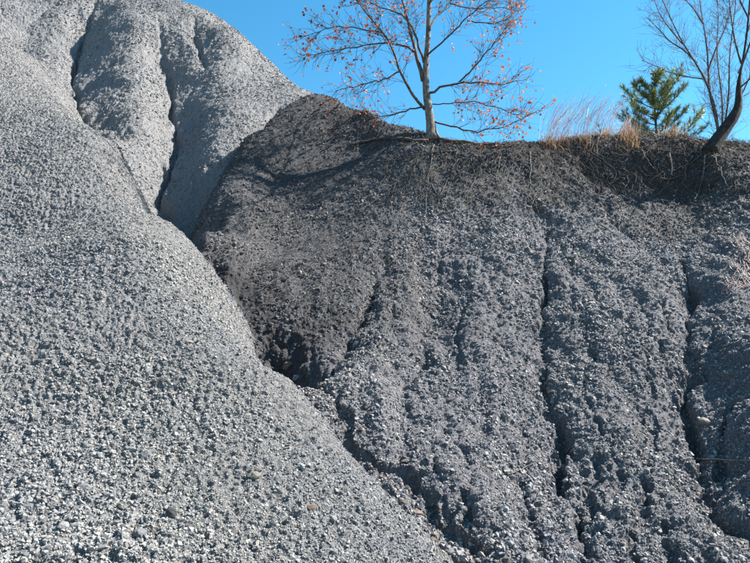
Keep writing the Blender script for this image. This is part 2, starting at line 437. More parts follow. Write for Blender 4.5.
def scatter(name, label, zone, count, mat, med, sig, minpx, maxs, tilt, seed, keep=None, flat=(.45, .85), xy=None):
    r = np.random.default_rng(seed)
    cand = np.argwhere((which[:NR - 2, 1:-2] == zone) & (np.abs(A[1:-2]) < .76)[None, :])
    if zone == 1: cand = cand[YY[cand[:, 0], 0] < 13.2]
    sel = cand[r.integers(0, len(cand), count)]
    fr = sel[:, 0] + r.random(count); fa = sel[:, 1] + 1 + r.random(count)
    y = np.exp(np.interp(fr, np.arange(NRT), LR)); x = y * (A[0] + fa * (A[1] - A[0]))
    if xy is not None: x, y = xy
    og = lookup(organic, x, y)
    if keep is not None:
        k = r.random(count) < keep(x, y, og); x, y, og = x[k], y[k], og[k]
    n = normal_at(x, y); m = len(x)
    size = np.exp(r.normal(0, sig, m)) * np.maximum(med, minpx * y / 850.0)
    if zone == 0: size = size * np.clip(1.08 - .2 * np.clip((y - 6.2) / 1.2, 0, 1), .8, 1.25)
    size = np.minimum(size * np.clip(1.0 + .55 * fbm(x, y, 1.1, 2, 140 + zone), .6, 1.22), maxs)
    ip = np.stack([lookup(P[..., i], x, y) for i in range(3)], -1)
    pos = ip + n * (size * r.uniform(-.05, .28, m))[:, None]
    eul = euler_align(n, r.uniform(0, 6.28, m), r.normal(0, tilt, m), r.normal(0, tilt, m))
    me = bpy.data.meshes.new(name); me.vertices.add(m); me.vertices.foreach_set("co", pos.astype(np.float32).ravel())
    a_ = me.attributes.new("rot", 'FLOAT_VECTOR', 'POINT'); a_.data.foreach_set("vector", eul.astype(np.float32).ravel())
    a_ = me.attributes.new("size", 'FLOAT', 'POINT'); a_.data.foreach_set("value", size.astype(np.float32))
    a_ = me.attributes.new("kind_index", 'INT', 'POINT'); a_.data.foreach_set("value", r.integers(0, 9, m).astype(np.int32))
    a_ = me.attributes.new("organic", 'FLOAT', 'POINT'); a_.data.foreach_set("value", np.minimum(1, og + .6 * lookup(dark_patch, x, y)).astype(np.float32))  # chips on the hollow's darker ground are darkened as well
    o = obj(name, me, None); tag(o, label, "gravel", kind="stuff")
    src = bpy.data.collections.new(name + "_chips")
    for i in range(9):
        cm = chip_mesh("shale_chip", seed * 31 + i, 11 + i % 5, np.random.default_rng(seed + i).uniform(*flat)); cm.materials.append(mat)
        src.objects.link(bpy.data.objects.new("shale_chip", cm))
    gt = bpy.data.node_groups.new(name + "_scatter", 'GeometryNodeTree')
    gt.interface.new_socket("Geometry", in_out='INPUT', socket_type='NodeSocketGeometry')
    gt.interface.new_socket("Geometry", in_out='OUTPUT', socket_type='NodeSocketGeometry')
    gi = gt.nodes.new("NodeGroupInput"); go = gt.nodes.new("NodeGroupOutput")
    iop = gt.nodes.new("GeometryNodeInstanceOnPoints"); ci = gt.nodes.new("GeometryNodeCollectionInfo")
    ci.inputs["Collection"].default_value = src; ci.inputs["Separate Children"].default_value = True; ci.inputs["Reset Children"].default_value = True
    def attr(nm, ty):
        q = gt.nodes.new("GeometryNodeInputNamedAttribute"); q.data_type = ty; q.inputs["Name"].default_value = nm
        return q.outputs["Attribute"]
    e2r = gt.nodes.new("FunctionNodeEulerToRotation")
    gt.links.new(attr("rot", 'FLOAT_VECTOR'), e2r.inputs[0])
    gt.links.new(gi.outputs[0], iop.inputs["Points"]); gt.links.new(ci.outputs[0], iop.inputs["Instance"])
    iop.inputs["Pick Instance"].default_value = True
    gt.links.new(attr("kind_index", 'INT'), iop.inputs["Instance Index"])
    gt.links.new(e2r.outputs[0], iop.inputs["Rotation"]); gt.links.new(attr("size", 'FLOAT'), iop.inputs["Scale"])
    gt.links.new(iop.outputs[0], go.inputs[0])
    md = o.modifiers.new("scatter", 'NODES'); md.node_group = gt
    return o
scatter("pale_gravel", "pale grey shale chips covering the near slope at the left", 0, 290000, mat_chip_spur, .0100, .44, 1.9, .042, .7, 101)
scatter("hill_gravel", "grey shale fragments covering the tall hill behind", 2, 70000, mat_chip_hill, .024, .35, 1.6, .10, .45, 102)
scatter("dark_gravel", "dark blue grey shale crumbs covering the bank under the trees", 1, 220000, mat_chip_bank, .0145, .48, 2.0, .065, .7, 103, keep=lambda x, y, og: (1 - .55 * og) * (1 - .6 * lookup(dark_patch, x, y)))

rq = np.random.default_rng(77); gx = []; gy = []
for (u0, v0), (u1, v1) in zip(RILLS[GULLY][0][:-1], RILLS[GULLY][0][1:]):
    for k in range(110):
        t = rq.random(); h_ = hit(u0 + (u1 - u0) * t - 6, v0 + (v1 - v0) * t + 2)
        if h_ is not None: gx.append(h_[0] + rq.normal(0, .09)); gy.append(h_[1] + rq.normal(0, .07))
scatter("gully_stones", "mixed loose stones lying along the narrow gully between both slopes", 1, len(gx), stone_mat("mixed_gully_stone", [(0, (.06, .058, .056)), (.4, (.15, .14, .13)), (.7, (.22, .21, .20)), (.9, (.27, .20, .15)), (1, (.36, .31, .24))]), .024, .45, 2, .075, .5, 104, xy=(np.array(gx), np.array(gy)))

# ------------------------------------------------------------------ single rocks
def rock_mesh(name, seed, flat=.7, ang=.25):
    import bmesh
    r = np.random.default_rng(seed); bm = bmesh.new()
    bmesh.ops.create_icosphere(bm, subdivisions=3, radius=.5)
    planes = []
    for i in range(9):
        d = r.normal(size=3); d /= np.linalg.norm(d); planes.append((d, r.uniform(.30, .44)))
    for v in bm.verts:
        p = np.array(v.co)
        for d, h in planes:
            k = p @ d
            if k > h: p = p - d * (k - h) * .92
        p = p + .012 * r.normal(size=3)
        p[2] *= flat; v.co = p
    me = bpy.data.meshes.new(name); bm.to_mesh(me); bm.free(); return me
def rock_mat(name, c):
    m, t, b = nodes_of(name)
    tc = t.nodes.new("ShaderNodeTexCoord")
    col = ramp(t, noise(t, 6, 5, .65, tc.outputs["Object"]), [(.3, tuple(x * .6 for x in c)), (.55, c), (.75, tuple(min(1, x * 1.3) for x in c))])
    t.links.new(col, b.inputs["Base Color"]); bump(t, b, noise(t, 14, 5, .7, tc.outputs["Object"]), .5, .02)
    return m
RK = {"grey": rock_mat("grey_rock", (0.129, 0.132, 0.139)), "dark": rock_mat("dark_rock", (0.056, 0.056, 0.058)), "tan": rock_mat("tan_rock", (0.167, 0.152, 0.129)),
      "pale": rock_mat("pale_rock", (0.212, 0.210, 0.210)), "blue": rock_mat("blue_rock", (0.102, 0.116, 0.134)), "brown": rock_mat("brown_rock", (0.102, 0.079, 0.062)), "pink": rock_mat("pink_rock", (0.167, 0.125, 0.110))}
ROCKS = [
    (84, 489, 15, "grey", .6, "flat light grey stone with a dark shadow on the lower left slope"),
    (172, 515, 16, "dark", .9, "rounded dark grey stone, darkest one on the near gravel slope"),
    (140, 534, 13, "grey", .7, "grey stone below left of the rounded dark stone"),
    (133, 451, 13, "pale", .6, "pale wedge shaped stone, left one of a touching pair"),
    (145, 457, 14, "grey", 1.0, "upright grey stone, right one of a touching pair"),
    (63, 527, 15, "pale", .5, "broad pale stone half buried near the bottom left corner"),
    (28, 508, 12, "blue", .6, "bluish stone close to the left edge of the picture"),
    (123, 508, 9, "tan", .7, "small tan stone left of the rounded dark stone"),
    (93, 360, 10, "tan", .6, "yellowish stone high on the near gravel slope"),
    (255, 477, 13, "tan", .7, "cream yellow stone in the middle of the near gravel slope"),
    (333, 520, 10, "pale", .7, "small whitish stone on the slope beside the narrow gully"),
    (312, 509, 11, "brown", .6, "brownish stone left of the small whitish stone"),
    (705, 423, 14, "tan", .75, "beige broken rock sticking out of the right hand rill"),
    (417, 514, 12, "pink", .5, "pinkish flat stone in the bed of the narrow gully"),
    (404, 503, 9, "brown", .6, "brown stone just above the pinkish stone in the gully"),
    (405, 462, 9, "tan", .4, "thin beige flake lying at the foot of the shallow rill"),
    (488, 468, 9, "tan", .6, "small tan stone alone on the lower dark bank"),
    (288, 366, 12, "brown", .7, "brown stone at the head of the gully under the black hollow"),
    (297, 378, 10, "grey", .7, "grey stone just below the brown stone at the gully head"),
    (636, 356, 8, "dark", .9, "small dark stone in the middle of the right bank"),
    (432, 541, 11, "brown", .6, "lowest brown stone in the narrow gully"),
]
for i, (u, v, px, mk, fl, lab) in enumerate(ROCKS):
    p = hit(u, v, HF)
    sz = .85 * px * p[1] / FPX
    n = normal_at(p[0], p[1])
    o = obj("rock", rock_mesh("rock", 300 + i, fl), RK[mk])
    o.location = p + n * sz * .12
    o.rotation_euler = Vector(n * .6 + np.array([0, 0, .4])).to_track_quat('Z', 'Y').to_euler(); o.rotation_euler.rotate_axis('Z', i * 1.7)
    o.scale = (sz * 1.15, sz * .95, sz)
    tag(o, lab, "rock", "single stones on the slopes")

# ------------------------------------------------------------------ tubes
class MB:
    def __init__(s): s.V = []; s.F = []; s.T = []
    def tube(s, pts, rad, sides=5, cap=True):
        pts = np.asarray(pts, float); rad = np.asarray(rad, float) * np.ones(len(pts))
        if cap: pts = np.concatenate([pts[:1] - (pts[1] - pts[0]) * .02, pts, pts[-1:] + (pts[-1] - pts[-2]) * .02]); rad = np.r_[1e-4, rad, 1e-4]
        n = len(pts); base = sum(len(a) for a in s.V)
        tg = np.gradient(pts, axis=0); tg /= np.linalg.norm(tg, axis=1, keepdims=True) + 1e-12
        ref = np.array([.31, .91, .27]); 
        a = np.cross(tg, ref); a /= np.linalg.norm(a, axis=1, keepdims=True) + 1e-12
        b = np.cross(tg, a)
        th = np.linspace(0, 2 * np.pi, sides, endpoint=False)
        rad = np.asarray(rad, float) * np.ones(n)
        ring = pts[:, None] + rad[:, None, None] * (np.cos(th)[None, :, None] * a[:, None] + np.sin(th)[None, :, None] * b[:, None])
        s.V.append(ring.reshape(-1, 3))
        for i in range(n - 1):
            for j in range(sides):
                k = (j + 1) % sides
                s.F.append((base + i * sides + j, base + i * sides + k, base + (i + 1) * sides + k, base + (i + 1) * sides + j))
    def quad(s, p, q, r, t):
        base = sum(len(a) for a in s.V) if not hasattr(s, 'n') else s.n
        s.V.append(np.array([p, q, r, t])); s.F.append((base, base + 1, base + 2, base + 3))
    def build(s, name, mat, parent=None, smooth=True, origin=None):
        V = np.concatenate(s.V)
        if parent is not None: V = V - np.array(parent.location)
        me = mesh_from_arrays(name, V, s.F, smooth)
        return obj(name, me, mat, parent)
class Fast(MB):
    """vertex counter kept, for meshes of many small strips"""
    def __init__(s): super().__init__(); s.n = 0
    def tube(s, pts, rad, sides=3):
        old = s.n; tmp = MB(); tmp.tube(pts, rad, sides, False)
        s.V.append(tmp.V[0]); s.F += [tuple(i + old for i in f) for f in tmp.F]; s.n += len(tmp.V[0])
    def quad(s, p, q, r, t):
        s.V.append(np.array([p, q, r, t])); s.F.append((s.n, s.n + 1, s.n + 2, s.n + 3)); s.n += 4
    def strip(s, pts, w, side):
        pts = np.asarray(pts); w = np.asarray(w) * np.ones(len(pts)); b0 = s.n
        s.V.append(np.stack([pts - side * w[:, None], pts + side * w[:, None]], 1).reshape(-1, 3))
        for i in range(len(pts) - 1):
            s.F.append((b0 + 2 * i, b0 + 2 * i + 1, b0 + 2 * i + 3, b0 + 2 * i + 2))
        s.n += 2 * len(pts)

def smooth_line(pts, n):
    pts = np.asarray(pts, float); d = np.r_[0, np.cumsum(np.linalg.norm(np.diff(pts, axis=0), axis=1))]
    t = np.linspace(0, d[-1], n); q = np.stack([np.interp(t, d, pts[:, i]) for i in range(3)], -1)
    for _ in range(2):
        q[1:-1] = .25 * q[:-2] + .5 * q[1:-1] + .25 * q[2:]
    return q

def rot_about(v, axis, ang):
    return np.array(Quaternion(Vector(axis), ang) @ Vector(v))

def grow(start, d, length, n=6, wob=.18, up=.06):
    pts = [np.array(start)]; d = np.array(d) / np.linalg.norm(d)
    for i in range(n - 1):
        d = d + np.array([random.gauss(0, wob), random.gauss(0, wob), random.gauss(0, wob) + up]); d /= np.linalg.norm(d)
        pts.append(pts[-1] + d * length / (n - 1))
    return np.array(pts)

def twiggery(limbs, mb, tips, dens=5.0, l1=(.25, .6), r1=.007, l2=(.10, .26), r2=.004, up=.07, skip=.2):
    """side twigs in two orders along the given limb lines"""
    for line, rad in limbs:
        L = np.linalg.norm(np.diff(line, axis=0), axis=1).sum(); k = max(2, int(L * dens))
        for q in range(k):
            t = skip + (1 - skip) * (q + random.random()) / k
            f = t * (len(line) - 1); i = min(int(f), len(line) - 2)
            p = line[i] + (line[i + 1] - line[i]) * (f - i); d = line[i + 1] - line[i]; d = d / np.linalg.norm(d)
            ax = np.cross(d, [random.gauss(0, 1) for _ in range(3)]); ax /= np.linalg.norm(ax)
            dd = rot_about(d, ax, random.uniform(.5, 1.05))
            ln = random.uniform(*l1) * (1.15 - .5 * t)
            tw = grow(p, dd, ln, 6, .16, up); rr = r1 * random.uniform(.7, 1.2)
            mb.tube(tw, np.linspace(rr, rr * .35, 6), 3)
            tips.append((tw[-1], tw[-1] - tw[-2])); tips.append((tw[3], tw[3] - tw[2]))
            for _ in range(random.randint(1, 4)):
                j = random.randint(1, 4); d2 = tw[j + 1] - tw[j]; d2 = d2 / np.linalg.norm(d2)
                ax = np.cross(d2, [random.gauss(0, 1) for _ in range(3)]); ax /= np.linalg.norm(ax)
                t2 = grow(tw[j], rot_about(d2, ax, random.uniform(.4, 1.0)), random.uniform(*l2), 4, .15, up)
                mb.tube(t2, np.linspace(r2, r2 * .45, 4), 3); tips.append((t2[-1], t2[-1] - t2[-2]))

def bark_mat(name, c1, c2, c3, scale=9):
    m, t, b = nodes_of(name); geo = t.nodes.new("ShaderNodeNewGeometry")
    mp = t.nodes.new("ShaderNodeMapping"); mp.inputs["Scale"].default_value = (1, 1, .3); t.links.new(geo.outputs["Position"], mp.inputs[0])
    n_ = noise(t, scale * 3, 5, .7, mp.outputs[0])
    t.links.new(ramp(t, n_, [(.32, c1), (.5, c2), (.72, c3)]), b.inputs["Base Color"]); bump(t, b, n_, .8, .02)
    return m
bark_trunk = bark_mat("pale_trunk_bark", (.04, .034, .028), (.13, .112, .092), (.28, .25, .21))
bark_grey = bark_mat("grey_bark", (0.027, 0.024, 0.020), (0.082, 0.071, 0.061), (0.190, 0.173, 0.150))
bark_twig = bark_mat("twig_bark", (0.041, 0.031, 0.027), (0.075, 0.058, 0.051), (0.116, 0.092, 0.082))
bark_dark = bark_mat("dark_bark", (0.010, 0.009, 0.009), (0.024, 0.021, 0.019), (0.060, 0.053, 0.047))
bark_pale = bark_mat("pale_twig_bark", (0.178, 0.140, 0.128), (0.306, 0.255, 0.235), (0.459, 0.396, 0.369))
mat_root = bark_mat("root_bark", (0.034, 0.031, 0.025), (0.076, 0.068, 0.060), (0.153, 0.136, 0.115))
mat_root_dark = bark_mat("dark_root_bark", (0.025, 0.021, 0.019), (0.051, 0.044, 0.038), (0.093, 0.081, 0.072))

def leaf_mat(name, stops, rough=.6, trans=.35):
    m, t, b = nodes_of(name)
    geo = t.nodes.new("ShaderNodeNewGeometry")
    t.links.new(ramp(t, geo.outputs["Random Per Island"], stops), b.inputs["Base Color"]); b.inputs["Roughness"].default_value = rough
    if trans:
        tr = t.nodes.new("ShaderNodeBsdfTranslucent"); mx = t.nodes.new("ShaderNodeMixShader"); mx.inputs[0].default_value = trans
        o = [n for n in t.nodes if n.type == 'OUTPUT_MATERIAL'][0]
        t.links.new(b.inputs["Base Color"].links[0].from_socket, tr.inputs[0])
        t.links.new(b.outputs[0], mx.inputs[1]); t.links.new(tr.outputs[0], mx.inputs[2]); t.links.new(mx.outputs[0], o.inputs[0])
    return m
mat_leaf = leaf_mat("autumn_leaf", [(0, (.20, .045, .025)), (.35, (.38, .10, .045)), (.75, (.46, .18, .09)), (1, (.50, .29, .20))])
mat_litter = leaf_mat("leaf_litter", [(0, (0.120, 0.053, 0.030)), (.5, (0.225, 0.098, 0.053)), (1, (0.262, 0.165, 0.105))], trans=0)

def add_leaf(mb, p, size, hang=.5):
    d = np.array([random.gauss(0, 1), random.gauss(0, 1), random.gauss(0, .6) - hang]); d /= np.linalg.norm(d)
    sdir = np.cross(d, [random.gauss(0, 1) for _ in range(3)]); sdir /= np.linalg.norm(sdir); nn = np.cross(d, sdir)
    f = nn * size * .18
    a = p; b = p + d * size * .5; c = p + d * size
    b0 = mb.n
    mb.V.append(np.array([a, b + sdir * size * .42 + f, c, b - f * .3, b - sdir * size * .42 + f]))
    mb.F.append((b0, b0 + 1, b0 + 2, b0 + 3)); mb.F.append((b0, b0 + 3, b0 + 2, b0 + 4)); mb.n += 5

def zpx(x0, y0, k): return lambda a, b: (x0 + a * k, y0 + b * k)

# ------------------------------------------------------------------ autumn tree on the rim
z1 = zpx(280, 0, 260 / 750.)
YT = hit(432, 139, HF)[1] + .10 if hit(432, 139, HF) is not None else 11.6
def tree_line(zpts, zmap, Y, dy):
    """pixels of one limb and how far it reaches back (+) or forward (-)"""
    n = len(zpts); return [at(*zmap(a, b), Y + dy * i / max(1, n - 1)) for i, (a, b) in enumerate(zpts)]
base = at(432.5, 137, YT); base[2] = float(lookup(HF, base[0], base[1])) - .12
tree = empty("autumn_tree", base)
tag(tree, "slender autumn tree with sparse red orange leaves on the rim above exposed roots", "tree")
tr = smooth_line([base] + tree_line([(436, 372), (433, 340), (428, 310), (421, 270), (420, 200), (425, 140), (428, 100), (430, 0), (434, -120), (430, -240), (440, -350)], z1, YT, .1), 40)
px = YT / FPX
hgt = (tr[:, 2] - tr[0, 2]) / (tr[-1, 2] - tr[0, 2])
rad = np.interp(hgt, [0, .03, .08, .18, .35, .6, 1], np.array([11, 6.0, 4.6, 3.9, 3.0, 2.1, .7]) * px)
m_ = MB(); m_.tube(tr, rad, 12); m_.build("trunk", bark_trunk, tree)
LIMBS = [
    ([(418, 315), (392, 292), (365, 250), (345, 190), (320, 125), (285, 80), (245, 30), (210, -10), (170, -60)], 2.0, -1.1),
    ([(412, 232), (398, 165), (380, 110), (368, 60), (355, 0), (335, -80), (325, -170)], 2.8, .7),
    ([(415, 180), (400, 120), (385, 80), (360, 42), (300, 25), (250, 5), (190, -20)], 1.7, -.6),
    ([(385, 150), (350, 125), (280, 122), (200, 140), (110, 155), (60, 160)], 1.3, -.9),
    ([(350, 205), (300, 230), (250, 240), (205, 250), (160, 262)], 1.1, .7),
    ([(420, 308), (370, 315), (310, 335), (262, 330), (215, 318)], 1.2, .9),
    ([(428, 268), (470, 246), (520, 238), (575, 236), (640, 246), (700, 232)], 1.7, -.8),
    ([(515, 238), (560, 195), (600, 145), (640, 95), (665, 60)], 1.2, -.4),
    ([(428, 90), (455, 40), (490, 10), (530, -40), (560, -110)], 1.7, .8),
    ([(436, 345), (500, 366), (560, 385), (620, 372), (690, 350), (738, 322)], 1.2, -.6),
    ([(424, 160), (480, 110), (530, 60), (580, 15), (640, -20)], 1.3, -1.2),
    ([(430, 10), (480, -50), (520, -130), (560, -190)], 1.6, -.6),
    ([(432, -60), (390, -130), (340, -200), (310, -260)], 1.5, .8),
    ([(430, -150), (480, -220), (520, -290)], 1.1, .5),
    ([(355, -5), (290, -60), (230, -100), (170, -150)], 1.3, -.5),
    ([(300, 95), (220, 80), (150, 75), (70, 105)], 1.0, -.5),
    ([(490, 10), (560, 25), (620, 20), (680, 30)], .9, .3),
    ([(440, 300), (500, 300), (560, 290), (640, 315), (690, 330)], .8, -1.1),
    ([(540, 60), (600, 70), (650, 60), (690, 20)], .9, .3),
]
limbs = []
for zp, r0, dy in LIMBS:
    ln = smooth_line(tree_line(zp, z1, YT, dy), 16)
    ln[1:-1] += np.random.default_rng(len(limbs)).normal(0, .012, (14, 3))
    ra = np.linspace(r0 * .85 * px, .28 * px, 16); limbs.append((ln, ra))
    m_ = MB(); m_.tube(ln, ra, 6); m_.build("branch", bark_grey if r0 > 1.6 else bark_twig, tree)
tips = []; tw = Fast()
twiggery(limbs + [(tr[18:], rad[18:])], tw, tips, 18, (.28, .75), .0050, (.16, .40), .0036)
tag(tw.build("twigs", bark_twig, tree), kind="stuff")
lf = Fast()
for p, d in tips:
    if random.random() < .46:
        for _ in range(random.choice((1, 1, 2, 3))): add_leaf(lf, p + np.array([random.gauss(0, .03) for _ in range(3)]), random.uniform(.04, .075))
tag(lf.build("leaves", mat_leaf, tree, smooth=False), kind="stuff")

def ground_line(pxs, n, lift, jit=.008):
    pts = [hit(u, v, HF) for u, v in pxs]; pts = [p for p in pts if p is not None]
    q = smooth_line(pts, n)
    for k in range(n):
        nn = normal_at(q[k, 0], q[k, 1]); q[k] = q[k] + np.random.default_rng(k * 7 + int(abs(pxs[0][0]))).normal(0, jit, 3)
        zz = float(lookup(HF, q[k, 0], q[k, 1]))
        q[k] += nn * ((max(0, zz - q[k, 2]) * nn[2]) + lift)
    return q
ROOTS = [  # pixels, radius in px at start
    ([(428, 142), (412, 143), (392, 140), (370, 141), (350, 146)], 3.2, mat_root_dark),
    ([(438, 142), (458, 143), (485, 146), (510, 148)], 3.6, mat_root_dark),
    ([(457, 152), (425, 154), (395, 162), (378, 163)], 1.2, mat_root),
    ([(433, 146), (431, 162), (427, 185), (426, 206), (425, 228)], 1.1, mat_root),
    ([(430, 186), (440, 200), (451, 215), (455, 227), (456, 238)], .9, mat_root),
    ([(447, 182), (440, 197), (435, 214)], .9, mat_root),
    ([(457, 152), (453, 168), (450, 185), (447, 196)], .9, mat_root),
    ([(529, 152), (531, 170), (529, 185), (534, 203), (538, 216)], 1.1, mat_root),
    ([(418, 160), (410, 180), (402, 200)], .7, mat_root),
    ([(398, 180), (390, 200), (394, 224)], .7, mat_root),
    ([(470, 160), (476, 178), (466, 200), (470, 216)], .7, mat_root),
    ([(500, 158), (496, 180), (503, 200)], .7, mat_root),
    ([(446, 158), (438, 170), (428, 176)], .8, mat_root),
]
for pxs, r0, mt in ROOTS:
    q = ground_line(pxs, 14, .02); m_ = MB(); m_.tube(q, np.linspace(r0 * .75, r0 * .3, 14) * px, 6); m_.build("root", mt, tree)
fr_ = Fast()
for _ in range(480):
    u = random.uniform(385, 560); v = random.uniform(147, 205) ; p = hit(u, v, HF)
    if p is None: continue
    q = [p]
    d = np.array([random.gauss(0, .5), -.7, -.7])
    for k in range(5):
        nx = q[-1] + d / np.linalg.norm(d) * random.uniform(.05, .11); d = d + np.array([random.gauss(0, .35), random.gauss(0, .1), random.gauss(0, .1)])
        nx[2] = max(float(lookup(HF, nx[0], nx[1])) + .012, nx[2]); q.append(nx)
    fr_.tube(np.array(q) + np.array([0, -.01, .015]), np.linspace(.0055, .002, 6) * random.uniform(.6, 1.2), 3)
tag(fr_.build("fine_roots", mat_root, tree), kind="stuff")

# ------------------------------------------------------------------ leaning dark tree and slender stems at the right
z2 = zpx(530, 0, 220 / 750.)
YR = 11.35
b2 = at(706, 152, YR - .1)
lean = empty("leaning_tree", b2)
tag(lean, "bare tree with a dark crooked leaning trunk rooted over the undercut rim", "tree")
px2 = YR / FPX
tl = smooth_line([at(708, 154, YR - .05)] + tree_line([(652, 458), (676, 424), (698, 396), (714, 365), (710, 310), (714, 262), (722, 228), (735, 150), (745, 60), (752, -40), (748, -160)], z2, YR, .2), 36)
hg = np.linspace(0, 1, 36)
m_ = MB(); m_.tube(tl, np.interp(hg, [0, .12, .22, .28, .35, .42, 1], np.array([8, 6.4, 5.4, 4.0, 2.8, 1.3, .6]) * px2), 10); m_.build("trunk", bark_dark, lean)
LL = [([(712, 250), (735, 190), (760, 120), (790, 60), (830, -20)], 1.3, -.5), ([(720, 215), (700, 150), (690, 90), (682, 20), (670, -60)], 1.2, .6),
      ([(740, 110), (770, 40), (800, -40)], 1.0, .4), ([(744, 60), (715, 0), (690, -70)], 1.0, -.4), ([(715, 300), (760, 260), (800, 225), (850, 200)], 1.0, -.6)]
ll = []
for zp, r0, dy in LL:
    ln = smooth_line(tree_line(zp, z2, YR, dy), 12); ra = np.linspace(r0 * px2, .3 * px2, 12); ll.append((ln, ra))
    m_ = MB(); m_.tube(ln, ra, 5); m_.build("branch", bark_twig, lean)
tips = []; tw = Fast(); twiggery(ll, tw, tips, 11, (.25, .7), .005, (.1, .3), .0034)
tag(tw.build("twigs", bark_twig, lean), kind="stuff")
rts = [[(702, 158), (690, 165), (676, 170), (665, 180)], [(704, 158), (703, 175), (700, 190), (694, 205)], [(700, 155), (680, 156), (655, 153), (630, 150)], [(692, 158), (682, 172), (686, 190)],
       [(668, 155), (672, 172), (664, 190), (652, 200)], [(640, 152), (648, 165), (660, 176)], [(712, 158), (722, 172), (728, 190)], [(655, 178), (668, 182), (684, 176)]]
for pxs in rts:
    q = ground_line(pxs, 12, .05, .015); m_ = MB(); m_.tube(q, np.linspace(.9, .35, 12) * px2, 5); m_.build("root", mat_root, lean)
fr_ = Fast()
for _ in range(420):
    u = random.uniform(575, 745); v = random.uniform(148, 190); p = hit(u, v, HF)
    if p is None: continue
    q = [p + np.array([0, -.04, .02])]; d = np.array([random.gauss(0, .6), -.25, -.8])
    for k in range(5):
        nx = q[-1] + d / np.linalg.norm(d) * random.uniform(.05, .12); d = d + np.array([random.gauss(0, .45), random.gauss(0, .1), random.gauss(0, .2)])
        nx[2] = max(float(lookup(HF, nx[0], nx[1])) + .015, nx[2]); q.append(nx)
    fr_.tube(np.array(q), np.linspace(.0055, .002, 6) * random.uniform(.6, 1.3), 3)
tag(fr_.build("fine_roots", mat_root, lean), kind="stuff")

YS = 14.0; px3 = YS / FPX
sb = at(717, 150, YS); sb[2] = float(lookup(HF, sb[0], sb[1])) - .05
stems = empty("slender_tree", sb)
tag(stems, "bare grey tree of several slender stems fanning out behind the pine", "tree")
SL = [([(645, 470), (640, 400), (618, 320), (600, 270), (570, 215), (540, 185), (500, 110), (480, 60), (455, 10), (435, -40)], 2.0, -.4),
      ([(648, 470), (640, 410), (612, 350), (606, 270), (610, 200), (598, 120), (590, 80), (578, 0), (566, -80)], 1.7, .4),
      ([(650, 470), (662, 380), (650, 300), (640, 220), (632, 150), (645, 90), (640, 0), (630, -70)], 1.3, .8),
      ([(655, 470), (672, 380), (682, 300), (676, 200), (690, 110), (702, 20), (705, -60)], 1.3, -.6),
      ([(652, 470), (690, 380), (735, 300), (765, 220), (800, 130), (840, 60)], 1.3, .3),
      ([(570, 215), (520, 165), (480, 145), (440, 100), (400, 60)], 1.0, -.5),
      ([(600, 270), (540, 262), (480, 250), (430, 225), (380, 205)], .8, -.7),
      ([(606, 240), (640, 150), (665, 100), (680, 40), (700, -20)], 1.0, .3),
      ([(590, 80), (560, 30), (530, 0), (510, -40)], .9, .3), ([(520, 150), (470, 90), (440, 45), (425, 0)], .8, .2)]
sl = []
for k, (zp, r0, dy) in enumerate(SL):
    ln = tree_line(zp, z2, YS, dy)
    if k < 5: ln = [sb + np.array([(k - 2) * .05, 0, 0])] + ln
    ln = smooth_line(ln, 16); ra = np.linspace(r0 * px3, .3 * px3, 16); sl.append((ln, ra))
    m_ = MB(); m_.tube(ln, ra, 6); m_.build("stem" if k < 5 else "branch", bark_twig if k % 2 else bark_grey, stems)
tips = []; tw = Fast(); twiggery(sl, tw, tips, 14, (.3, .9), .0056, (.15, .45), .0042, up=.10)
tag(tw.build("twigs", bark_pale, stems), kind="stuff")

